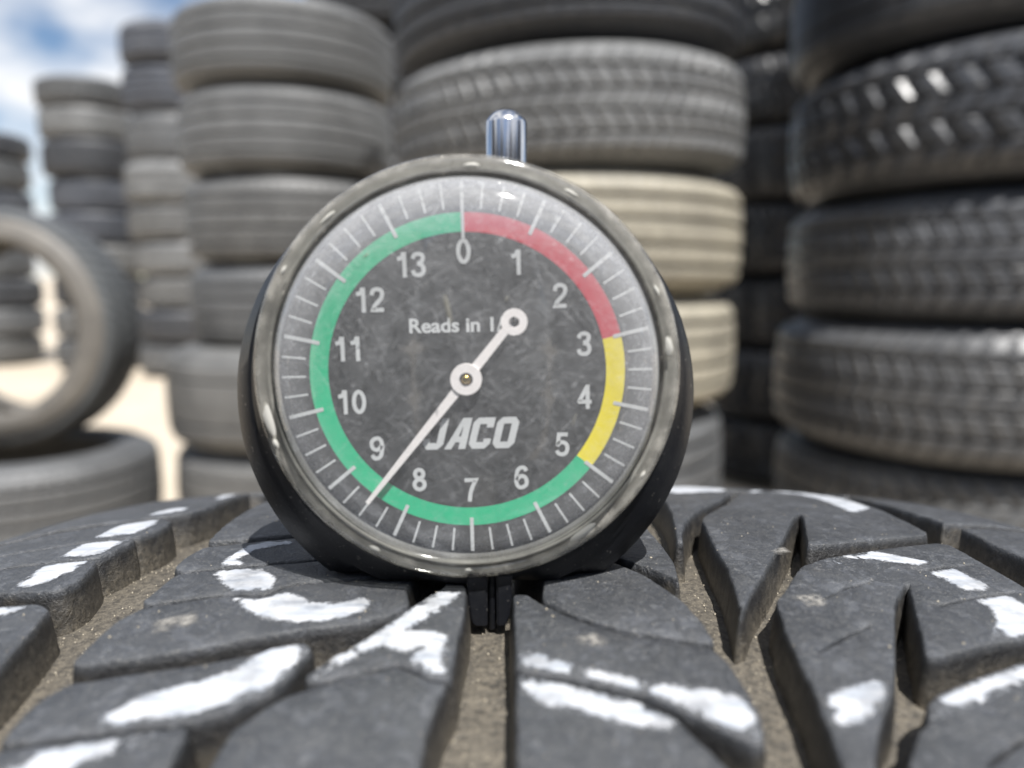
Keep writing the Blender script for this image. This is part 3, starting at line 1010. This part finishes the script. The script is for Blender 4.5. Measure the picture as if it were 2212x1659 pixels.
# housing: a flared black body with a flat foot
def housing():
    secs = [(-1.3, 27.0, 0, -0.6), (-1.3, 29.4, 0, -0.9), (-1.0, 29.9, 0, -1.2), (0.6, 31.0, -.1, -2.2), (0.8, 31.5, -.2, -2.6), (3.6, 33.6, -.5, -4.4), (4.2, 33.9, -.6, -4.7),
            (11.0, 33.9, -.6, -4.7), (13.0, 33.4, -.6, -4.7), (16.5, 30.5, -.6, -4.7), (17.0, 29.5, -.6, -4.7), (17.0, 10, -.6, -4.7), (17, .05, -.6, -4.7)]
    n = 160
    vs, fs = [], []
    k = len(secs)
    for y, r, cx, cz in secs:
        for i in range(n):
            a = 2 * math.pi * i / n
            z = cz + r * math.sin(a)
            vs.append(((cx + r * math.cos(a)) * MM, y * MM, max(z, -31.3) * MM))
    for s in range(k - 1):
        for i in range(n):
            j = (i + 1) % n
            fs.append((s * n + i, s * n + j, (s + 1) * n + j, (s + 1) * n + i))
    me = mesh('housing', vs, fs, True)
    me.set_sharp_from_angle(angle=math.radians(32))
    return gpart('housing', me, M_HOUSE)
housing()

# dial with its printing
vs, fs = lathe_y([(0.0, 0.0), (14, 0.0), (26.6, 0.0), (27.2, 0.3)])
dial = gpart('dial', mesh('dial', vs, fs), M_DIAL)
K = 108.0 / 1640                 # mm per photograph unit on the dial
dial.location.y = -1.1 * MM
ROT = math.radians(1.3)
def pol(r, deg):
    """r mm, clock angle in degrees"""
    a = math.pi / 2 - math.radians(deg) + ROT
    return r * math.cos(a), r * math.sin(a)
def flat(name, pts, mat, y, parent=dial, th=0.06):
    """a thin printed shape in the dial plane, pts in mm"""
    n = len(pts)
    if area(pts) < 0:
        pts = pts[::-1]
    vs = [(x * MM, y * MM, z * MM) for x, z in pts] + [(x * MM, (y + th) * MM, z * MM) for x, z in pts]
    fs = [tuple(range(n))] + [(i, n + i, n + (i + 1) % n, (i + 1) % n) for i in range(n)]
    me = mesh(name, vs, fs, False)
    return link(name, me, mat, parent)
def arc(name, a0, a1, r0, r1, mat, y):
    n = max(8, int((a1 - a0) / 3))
    vs, fs = [], []
    for i in range(n + 1):
        a = a0 + (a1 - a0) * i / n
        for r in (r0, r1):
            x, z = pol(r, a)
            vs.append((x * MM, y * MM, z * MM))
    for i in range(n):
        fs.append((2 * i, 2 * i + 1, 2 * i + 3, 2 * i + 2))
    return link(name, mesh(name, vs, fs), mat, dial)
STEP = 360 / 14
RI, RO = 297 * K, 337 * K
arc('red_band', 0.6, 3 * STEP, RI, RO, M_RED, -0.05)
arc('yellow_band', 3 * STEP, 5 * STEP, RI, RO, M_YELLOW, -0.05)
arc('green_band', 5 * STEP, 14 * STEP - 0.6, RI, RO, M_GREEN, -0.05)
for i in range(56):
    a = i * STEP / 4
    if i == 0:
        r0, r1, w = 283 * K, 408 * K, 0.22
    elif i % 4 == 0:
        r0, r1, w = 320 * K, 396 * K, 0.26
    else:
        r0, r1, w = 345 * K, 396 * K, 0.15
    t = pol(1, a)
    n_ = (-t[1], t[0])
    pts = [(t[0] * r0 + n_[0] * w, t[1] * r0 + n_[1] * w), (t[0] * r0 - n_[0] * w, t[1] * r0 - n_[1] * w),
           (t[0] * r1 - n_[0] * w, t[1] * r1 - n_[1] * w), (t[0] * r1 + n_[0] * w, t[1] * r1 + n_[1] * w)]
    flat('tick', pts, M_WHITE, -0.11, th=0.04)

def text_mesh(s, size, bold):
    c = bpy.data.curves.new('print', 'FONT')
    c.body = s
    c.size = size * MM
    c.align_x = 'CENTER'
    c.align_y = 'CENTER'
    c.offset = bold * MM
    c.extrude = 0.02 * MM
    c.resolution_u = 5
    o = bpy.data.objects.new('print', c)
    col.objects.link(o)
    dg = bpy.context.evaluated_depsgraph_get()
    me = bpy.data.meshes.new_from_object(o.evaluated_get(dg))
    bpy.data.objects.remove(o)
    bpy.data.curves.remove(c)
    me.transform(Matrix.Rotation(math.radians(90), 4, 'X'))
    # centre it exactly
    xs = [v.co.x for v in me.vertices]
    zs = [v.co.z for v in me.vertices]
    me.transform(Matrix.Translation((-(min(xs) + max(xs)) / 2, 0, -(min(zs) + max(zs)) / 2)))
    return me
def smooth_path(p, closed=False, k=5):
    out = []
    n = len(p)
    segs = n if closed else n - 1
    for i in range(segs):
        if closed:
            q = [Vector(p[(i + d) % n]) for d in (-1, 0, 1, 2)]
        else:
            q = [Vector(p[max(0, min(n - 1, i + d))]) for d in (-1, 0, 1, 2)]
        for t in range(k):
            f = t / k
            out.append(0.5 * ((2 * q[1]) + (q[2] - q[0]) * f + (2 * q[0] - 5 * q[1] + 4 * q[2] - q[3]) * f * f + (3 * q[1] - q[0] - 3 * q[2] + q[3]) * f ** 3))
    if not closed:
        out.append(Vector(p[-1]))
    return out
def ell(cx, cy, rx, ry, n=24):
    return [Vector((cx + rx * math.cos(2 * math.pi * i / n), cy + ry * math.sin(2 * math.pi * i / n))) for i in range(n)]
SIX = [(.50, .77), (.42, .90), (.29, .92), (.14, .80), (.08, .5), (.09, .24), (.19, .09), (.33, .08), (.47, .17), (.51, .32), (.46, .48), (.33, .56), (.19, .51), (.10, .38)]
STROKES = {   # centre lines: (points, closed)
 '0': [(ell(.3, .5, .21, .42), True)],
 '1': [([Vector((.08, .73)), Vector((.22, .76)), Vector((.30, .84)), Vector((.33, .98))], False), ([Vector((.36, 1.0)), Vector((.36, 0))], False)],
 '2': [(smooth_path([(.08, .68), (.13, .85), (.3, .92), (.47, .85), (.50, .69), (.42, .51), (.2, .28), (.11, .09)]) + [Vector((.3, .085)), Vector((.55, .085))], False)],
 '3': [(smooth_path([(.08, .73), (.14, .87), (.3, .92), (.46, .86), (.48, .72), (.41, .59), (.26, .54)]), False),
       (smooth_path([(.26, .54), (.44, .47), (.51, .29), (.44, .13), (.29, .08), (.13, .13), (.07, .28)]), False)],
 '4': [([Vector((.42, 0)), Vector((.42, 1.0))], False), ([Vector((.40, .93)), Vector((.08, .32)), Vector((.10, .30)), Vector((.58, .30))], False)],
 '5': [([Vector((.53, .92)), Vector((.17, .92)), Vector((.12, .51))] + smooth_path([(.13, .50), (.22, .58), (.34, .59), (.47, .5), (.51, .32), (.44, .14), (.29, .08), (.14, .13), (.07, .25)]), False)],
 '6': [(smooth_path(SIX), False)],
 '7': [([Vector((.05, .92)), Vector((.52, .92))] + smooth_path([(.50, .88), (.38, .64), (.28, .34), (.24, 0)]), False)],
 '8': [(ell(.3, .74, .175, .18), True), (ell(.3, .29, .21, .21), True)],
 '9': [(smooth_path([(.6 - a, 1 - b) for a, b in SIX]), False)],
}
def stroke_text(s, h, wd):
    vs, fs = [], []
    layer = 0
    adv = 0.62
    x0 = -adv * len(s) / 2
    for ci, ch in enumerate(s):
        for path, closed in STROKES[ch]:
            n = len(path)
            st_ = len(vs)
            for i, q in enumerate(path):
                a = path[i - 1] if (closed or i) else path[i]
                b = path[(i + 1) % n] if (closed or i < n - 1) else path[i]
                t0 = (q - a).normalized() if (q - a).length > 1e-6 else None
                t1 = (b - q).normalized() if (b - q).length > 1e-6 else None
                t = ((t0 or t1) + (t1 or t0)).normalized()
                nn = Vector((-t.y, t.x))
                k = max(.55, nn.dot(Vector((-(t0 or t1).y, (t0 or t1).x))))
                for sg in (1, -1):
                    w = q + nn * sg * wd / 2 / k
                    vs.append(((x0 + ci * adv + w.x + .01) * h * MM, -layer * .006 * MM, (w.y - .5) * h * MM))
            for i in range(n if closed else n - 1):
                j = (i + 1) % n
                fs.append((st_ + 2 * i, st_ + 2 * i + 1, st_ + 2 * j + 1, st_ + 2 * j))
            layer += 1
    return mesh('numeral', vs, fs, False)
for n in range(14):
    me = stroke_text(str(n), 3.45, 0.165)
    x, z = pol(257 * K, n * STEP)
    o = link('numeral', me, M_WHITE, dial)
    o.location = (x * MM, -0.09 * MM, z * MM)
    o.rotation_euler = (0, -ROT, 0)
me = text_mesh('Reads in 1/32', 2.75, 0.07)
xs = [v.co.x for v in me.vertices]
me.transform(Matrix.Scale(16.1 * MM / (max(xs) - min(xs)), 4, (1, 0, 0)))
o = link('lettering', me, M_WHITE, dial)
o.location = (0.0, -0.09 * MM, 6.8 * MM)
o.rotation_euler = (0, -ROT, 0)

# slanted block-letter maker's mark: JACO
def logo():
    return [
        ([(0, .9), (0, 1.7), (1.05, 1.7), (1.05, 1.05), (2.15, 1.05), (2.15, 5), (3.25, 5), (3.25, .8), (2.5, 0), (.8, 0)], None, 0.0),
        ([(0, 0), (1.9, 5), (3.3, 5), (3.3, 0), (2.2, 0), (2.2, 1.1), (1.5, 1.1), (1.1, 0)], [(1.85, 2.05), (2.2, 2.05), (2.2, 3.6), (2.15, 3.6)], 3.55),
        ([(.7, 0), (0, .8), (0, 4.2), (.7, 5), (3.3, 5), (3.3, 3.4), (2.2, 3.4), (2.2, 3.95), (1.1, 3.95), (1.1, 1.05), (2.2, 1.05), (2.2, 1.6), (3.3, 1.6), (3.3, .8), (2.6, 0)], None, 7.2),
        ([(.7, .0), (0, .8), (0, 4.2), (.7, 5), (2.7, 5), (3.4, 4.2), (3.4, .8), (2.7, 0)], [(1.1, 1.05), (2.3, 1.05), (2.3, 3.95), (1.1, 3.95)], 10.9),
    ]
for outer, hole, x0 in logo():
    sx, sz, sh = 14.3 / 15.6, 4.5 / 5, 0.26
    tr = lambda q: Vector((-6.9 + (q[0] + x0) * sx + sh * q[1] * sz, -10.9 + q[1] * sz))
    lo = [tr(q) for q in outer]
    pts, edges = list(lo), [(i, (i + 1) % len(lo)) for i in range(len(lo))]
    if hole:
        h = [tr(q) for q in hole]
        s = len(pts)
        pts += h
        edges += [(s + i, s + (i + 1) % len(h)) for i in range(len(h))]
    r = delaunay_2d_cdt(pts, edges, [], 1, 1e-5)
    keep = []
    for f in r[2]:
        c = sum((r[0][i] for i in f), Vector((0, 0))) / len(f)
        if inside((c.x, c.y), lo) and not (hole and inside((c.x, c.y), h)):
            keep.append(tuple(f))
    vs = [(q.x * MM, -0.09 * MM, q.y * MM) for q in r[0]]
    o = link('logo_letter', mesh('logo_letter', vs, keep, False), M_WHITE, dial)
    o.rotation_euler = (0, -ROT, 0)

# needle
hub = (-0.1, -0.75)
tip = Vector((-14.3, -17.9))
tail = Vector((6.7, 8.0))
ny = -2.2
needle_vs, needle_fs = [], []
def add_poly_prism(pts, y0, y1):
    s = len(needle_vs)
    n = len(pts)
    if area(pts) < 0:
        pts = pts[::-1]
    for y in (y0, y1):
        for x, z in pts:
            needle_vs.append(((x + hub[0]) * MM, y * MM, (z + hub[1]) * MM))
    needle_fs.append(tuple(s + i for i in range(n)))
    for i in range(n):
        needle_fs.append((s + i, s + n + i, s + n + (i + 1) % n, s + (i + 1) % n))
    needle_fs.append(tuple(s + n + i for i in reversed(range(n))))
def ring(c, r0, r1, y0, y1, n=40):
    s = len(needle_vs)
    for i in range(n):
        a = 2 * math.pi * i / n
        for r, y in ((r0, y1), (r0, y0), (r1, y0), (r1, y1)):
            needle_vs.append(((c[0] + hub[0] + r * math.cos(a)) * MM, y * MM, (c[1] + hub[1] + r * math.sin(a)) * MM))
    for i in range(n):
        j = (i + 1) % n
        for q in range(4):
            q2 = (q + 1) % 4
            needle_fs.append((s + 4 * i + q, s + 4 * i + q2, s + 4 * j + q2, s + 4 * j + q))
d = tip.normalized()
p_ = Vector((-d.y, d.x))
def along(t, w):
    return [tuple(d * t + p_ * w), tuple(d * t - p_ * w)]
a0, a1 = along(1.8, 0.68), along(tip.length, 0.30)
add_poly_prism([a0[0], a0[1], a1[1], a1[0]], ny, ny + 0.35)
a0, a1 = along(-1.7, 0.66), along(-tail.length + 1.5, 0.58)
add_poly_prism([a0[0], a0[1], a1[1], a1[0]], ny, ny + 0.35)
ring((0, 0), 0.95, 2.2, ny - 0.25, ny + 0.5)
ring(tuple(tail), 0.72, 1.85, ny - 0.02, ny + 0.37)
ndl = gpart('needle', mesh('needle', needle_vs, needle_fs, False), M_NEEDLE)
vs, fs = lathe_y([(0.0, ny - 0.55), (0.5, ny - 0.5), (0.68, ny - 0.2), (0.68, 0.2)], 32)
pin = link('pivot_pin', mesh('pivot_pin', vs, fs), M_BRASS, ndl)
pin.location = (hub[0] * MM, 0, hub[1] * MM)

# lens window and its flange
prof = [(0.0, -9.0), (6, -8.9), (12, -8.55), (16, -8.1), (19.5, -7.55), (22.4, -6.9), (24.5, -6.1), (25.6, -5.3), (26.25, -4.3), (26.6, -3.2), (26.8, -2.5)]
vs, fs = lathe_y(prof, 160)
gpart('lens', mesh('lens', vs, fs), M_LENS)
prof = [(26.8, -1.4), (26.8, -2.5), (27.05, -2.8), (27.5, -2.85), (27.75, -2.6), (28.0, -2.6), (28.2, -2.8), (28.7, -2.85), (29.2, -2.7), (29.6, -2.4), (29.8, -1.95), (29.75, -1.4), (29.2, -1.35)]
vs, fs = lathe_y(prof, 160)
gpart('lens_rim', mesh('lens_rim', vs, fs), M_RIM)
# dark seat visible through the clear flange
vs, fs = lathe_y([(26.4, -1.05), (26.6, -1.15), (27.2, -1.2), (27.6, -1.2), (27.7, -1.6), (28.1, -1.6), (28.2, -1.4), (29.5, -1.4)], 128)
gpart('bezel_seat', mesh('bezel_seat', vs, fs), M_SEAT)

# chrome plunger stem on top
def lathe_z(prof, n=64):
    vs, fs = [], []
    k = len(prof)
    for i in range(n):
        a = 2 * math.pi * i / n
        for r, z in prof:
            vs.append((r * math.cos(a) * MM, r * math.sin(a) * MM, z * MM))
    for i in range(n):
        j = (i + 1) % n
        for q in range(k - 1):
            fs.append((i * k + q, j * k + q, j * k + q + 1, i * k + q + 1))
    return vs, fs
prof = [(2.95, 20), (2.95, 35.05), (2.85, 35.35), (2.45, 35.9), (1.8, 36.5), (1.0, 36.9), (0.0, 37.0)]
vs, fs = lathe_z(prof)
me = mesh('stem', vs, fs)
me.set_sharp_from_angle(angle=math.radians(25))
st = gpart('stem', me, M_CHROME)
st.location = (5.5 * MM, 5.0 * MM, 31.5 * MM)
# probe guide reaching down into the centre groove: two prongs and the steel probe between them
def prism_y(pts, y0, y1, bev=0.25):
    bm = bmesh.new()
    lo = [bm.verts.new((x * MM, y0 * MM, z * MM)) for x, z in pts]
    f = bm.faces.new(lo)
    r = bmesh.ops.extrude_face_region(bm, geom=[f])
    for e in r['geom']:
        if isinstance(e, bmesh.types.BMVert):
            e.co.y = y1 * MM
    bmesh.ops.recalc_face_normals(bm, faces=bm.faces)
    bmesh.ops.bevel(bm, geom=list(bm.edges), offset=bev * MM, segments=2, affect='EDGES')
    me = bpy.data.meshes.new('prong')
    bm.to_mesh(me)
    bm.free()
    return me
for pts in ([(-3.3, 2), (-3.2, -2), (-2.7, -5.2), (-2.2, -5.9), (-0.35, -5.95), (-0.3, 2)],
            [(3.3, 2), (3.2, -2), (2.7, -5.2), (2.2, -5.9), (1.05, -5.95), (1.0, 2)]):
    o = gpart('prong', prism_y(pts, -2.4, 3.0), M_HOUSE)
    o.location = (3.05 * MM, 0, 0.2 * MM)
o = gpart('prong_web', prism_y([(-2.2, 2), (-2.0, -5.7), (2.0, -5.7), (2.2, 2)], -0.2, 2.4, 0.15), M_HOUSE)
o.location = (3.05 * MM, 0, 0.2 * MM)
vs, fs = lathe_z([(0.0, -6.9), (0.5, -6.85), (0.6, -6.6), (0.6, 2)], 20)
o = gpart('probe', mesh('probe', vs, fs), M_HOUSE)
o.location = (3.4 * MM, -0.9 * MM, 0.2 * MM)

# pale residue spots dried onto the lens rim
def residue(ang, r, la, lr, y0=-2.80, mat=None, h_=0.18):
    n, k = 20, 4
    vs, fs = [], []
    a0 = math.radians(ang)
    for q in range(k + 1):
        f = q / k
        for i in range(n):
            b = 2 * math.pi * i / n
            w = 1 + 0.25 * noise.noise(Vector((math.cos(b) * 1.5, math.sin(b) * 1.5, ang)))
            aa = a0 + la * w * f * math.cos(b) / r
            rr = r + lr * w * f * math.sin(b)
            y = y0 - h_ * (1 - f * f) + 0.05 * f
            vs.append((rr * math.cos(aa) * MM, y * MM, rr * math.sin(aa) * MM))
    for q in range(k):
        for i in range(n):
            j = (i + 1) % n
            fs.append((q * n + i, (q + 1) * n + i, (q + 1) * n + j, q * n + j))
    gpart('dried_spot', mesh('dried_spot', vs, fs), mat or M_SPOT)
M_SPOT = plain('dried_residue', (0.50, 0.49, 0.45), 0.75)
for ang, r, la, lr in ((8, 28.3, 1.5, .55), (24, 28.5, .9, .35), (193, 28.4, 2.6, .6), (200, 28.6, .8, .4), (-54, 28.2, 2.2, .7), (88, 28.2, 1.2, .35),
                       (131, 28.3, 1.4, .3), (-118, 28.5, 1.0, .35), (-90, 28.4, .6, .3), (60, 28.4, 1.3, .3), (150, 28.6, .8, .3), (-30, 28.6, .7, .3)):
    residue(ang, r, la, lr)
M_SMEAR = plain('dried_smear', (0.30, 0.29, 0.25), 0.7)
M_SMEAR.node_tree.nodes['Principled BSDF'].inputs['Alpha'].default_value = 0.55
residue(102, 9.4, 0.33, 2.1, -8.85, M_SMEAR, 0.04)
residue(62, 12.0, 0.15, 0.5, -8.72, M_SMEAR, 0.03)
residue(-20, 15.5, 0.9, 0.12, -8.35, M_SMEAR, 0.03)
residue(128, 20.5, 0.5, 0.18, -7.50, M_SMEAR, 0.03)
